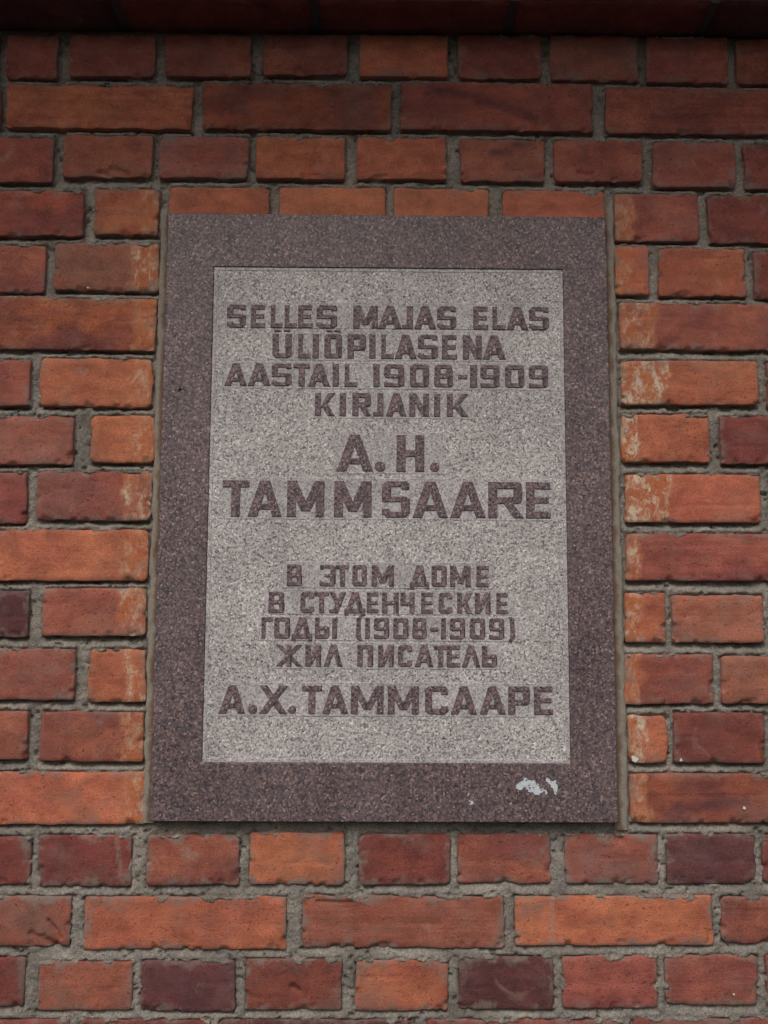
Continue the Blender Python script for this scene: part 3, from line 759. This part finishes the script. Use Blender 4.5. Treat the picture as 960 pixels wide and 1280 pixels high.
def letter_mesh(polys, depth, flare=.8):
    vs = []; fs = []
    for p in polys:
        fs.append(list(range(len(vs), len(vs) + len(p)))); vs += [Vector(q) for q in p]
    r = delaunay_2d_cdt(vs, [], fs, 1, 1e-4)
    V, F = r[0], [f for f, src in zip(r[2], r[5]) if len(src)]      # keep counters open
    V2 = np.array([v[:] for v in V])
    cnt = {}
    for f in F:
        for i in range(len(f)):
            a, b = f[i], f[(i + 1) % len(f)]; cnt[(a, b)] = 1
    bd = [(a, b) for (a, b) in cnt if (b, a) not in cnt]
    # worn arrises: outline points wander a little
    nrm = np.zeros_like(V2)
    for a, b in bd:
        d = V2[b] - V2[a]; L = np.hypot(*d) or 1; n = np.array([d[1], -d[0]]) / L; nrm[a] += n; nrm[b] += n
    L = np.maximum(np.hypot(nrm[:, 0], nrm[:, 1]), 1e-6)[:, None]; nrm = nrm / L
    V2 = V2 + np.array([[rnd.uniform(-.18, .18), rnd.uniform(-.18, .18)] for _ in V2])
    n = len(V2)
    top = [(x, 0.0, z) for x, z in V2 - nrm * .25]
    mid = [(x, .35, z) for x, z in V2]
    bot = [(x, depth, z) for x, z in V2 + nrm * flare]
    faces = [tuple(f) for f in F]
    for a, b in bd: faces.append((b, a, n + a, n + b)); faces.append((n + b, n + a, 2 * n + a, 2 * n + b))
    me = bpy.data.meshes.new('letter')
    me.from_pydata([tuple(q * MM for q in v) for v in top + mid + bot], [], faces)
    me.validate(); me.update()
    bm = bmesh.new(); bm.from_mesh(me)
    bmesh.ops.delete(bm, geom=[v for v in bm.verts if not v.link_faces], context='VERTS')
    bmesh.ops.recalc_face_normals(bm, faces=bm.faces); bm.to_mesh(me); bm.free()
    return me

TOP, BASE = -13.6, -11.9
caps = [(z0, z1) for z0, z1, t, G in LINES]
for li, (z0, z1, tf, G) in enumerate(LINES):
    up = caps[li - 1][0] if li else 1e9; dn = caps[li + 1][1] if li + 1 < len(LINES) else -1e9
    zt = min(z1 + 5.0, (up + z1) / 2 - .8); zl = max(z0 - 4.0, (dn + z0) / 2 + .8)
    if li == 1: zt = z1 + 6.6
    if li == 0: zl = z0 - 1.0
    l, r = G[0][1] - 5, G[-1][2] + 5
    def prof(X, Z, l=l, r=r, b=zl, t=zt):
        e = np.minimum(np.minimum(X - l, r - X), np.minimum(Z - b, t - Z))
        ridge = np.exp(-((e - 1.1) / .75) ** 2) * 1.1
        return -12.1 - ridge * .28 + .5 * (e < .1) + (vn(X / 2.2, Z / 2.2, 95) - .5) * .35 + (fbm(X / 12, Z / 12, 96, 2) - .5) * .3
    band = relief('text_band', l, r, zl, zt, .8, prof, M_band, plaque, -PO)
    h = z1 - z0
    for ch, a, b in G:
        k = .93 if ch in '-' else 1
        me = letter_mesh(glyph(ch, b - a, h, h * tf * .93), BASE - TOP)
        o = link('letter', me, M_letter, band, Vector((a * MM, TOP * MM, z0 * MM)))
        o.rotation_euler = (0, (rnd.random() - .5) * .012, 0)

# ---- paint smears and a chipped hole on the slab
for pts in SMEARS:
    st = .45; P = np.array(pts); x0, x1 = P[:, 0].min(), P[:, 0].max(); z0, z1 = P[:, 1].min(), P[:, 1].max()
    gx = np.arange(x0 - 1, x1 + 1, st); gz = np.arange(z0 - 1, z1 + 1, st); X, Z = np.meshgrid(gx, gz); ins = np.zeros(X.shape, bool)
    Xw = X + (vn(X / 1.8, Z / 1.8, 401) - .5) * 2.2; Zw = Z + (vn(X / 1.8, Z / 1.8, 402) - .5) * 2.2
    for k in range(len(P)):
        (ax, az), (bx, bz) = P[k], P[(k + 1) % len(P)]
        ins ^= ((az > Zw) != (bz > Zw)) & (Xw < (bx - ax) * (Zw - az) / ((bz - az) or 1e-9) + ax)
    ins &= fbm(X / 3.2, Z / 3.2, 405, 3) > .36
    bm = bmesh.new()
    vt = {}
    def gv(i, k):
        if (i, k) not in vt: vt[(i, k)] = bm.verts.new((gx[i] * MM, (vn(gx[i] / 2, gz[k] / 2, 407) - .5) * .0002, gz[k] * MM))
        return vt[(i, k)]
    for k in range(len(gz) - 1):
        for i in range(len(gx) - 1):
            if ins[k, i]: bm.faces.new((gv(i, k), gv(i + 1, k), gv(i + 1, k + 1), gv(i, k + 1)))
    ex = bmesh.ops.extrude_face_region(bm, geom=bm.faces[:])
    for v in ex['geom']:
        if isinstance(v, bmesh.types.BMVert): v.co.y += .0006
    bmesh.ops.recalc_face_normals(bm, faces=bm.faces)
    me = bpy.data.meshes.new('paint_smear'); bm.to_mesh(me); bm.free()
    link('paint_smear', me, M_paint, plaque, Vector((0, -14.35 * MM, 0)) - PO)

# ---- bedding strips left and right of the plaque
def strip(pts_l, pts_r, z0, z1, seed, y):
    zs = np.arange(z0, z1, 2.0); u = np.linspace(0, 1, 9)
    Z, U = np.meshgrid(zs, u, indexing='ij')
    L = np.interp(zs, *pts_l)[:, None]; Rr = np.interp(zs, *pts_r)[:, None]
    L = L + (fbm(zs / 14, zs * 0, seed, 3)[:, None] - .5) * 5; Rr = Rr + (fbm(zs / 14, zs * 0 + 5, seed, 3)[:, None] - .5) * 5
    X = L + (Rr - L) * U
    Uo = U if seed == 202 else 1 - U
    Y = y + (fbm(X / 8, Z / 20, seed + 3, 3) - .5) * 3.6 + 5 * (Uo > .95) + 2.6 * sstep(.55, .05, Uo)
    V = np.stack([X, Y, Z], -1).reshape(-1, 3) * MM
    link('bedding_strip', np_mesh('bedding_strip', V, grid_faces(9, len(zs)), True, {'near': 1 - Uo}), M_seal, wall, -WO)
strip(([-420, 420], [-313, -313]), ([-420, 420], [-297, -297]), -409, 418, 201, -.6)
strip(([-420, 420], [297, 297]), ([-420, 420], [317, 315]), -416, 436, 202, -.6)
lip = link('bedding_strip', box_mesh('bedding_strip', -.299, .299, -.0042, .01, .400, .4085, .0012), M_seal, wall, -WO)

# ---- lime splashes on two bricks by the lower right corner
def splash(x, z, r, k):
    pts = [(x + r * (1 + .35 * math.sin(3 * a + k)) * math.cos(a), z + r * (1 + .3 * math.cos(2 * a + k)) * math.sin(a)) for a in [2 * math.pi * i / 14 for i in range(14)]]
    me = letter_mesh([pts], .8, .3); me.name = 'lime_splash'
    link('lime_splash', me, M_white, wall, Vector((0, -1.6 * MM, 0)) - WO)
splash(325.7, -326.1, 4.2, 1.0)
splash(466.9, -387.7, 1.8, 2.0)
splash(386.3, -326.9, 1.6, 3.0)
splash(-408.5, 302.7, 1.2, 1.0)
splash(445.4, -619.0, 1.3, 0.4)
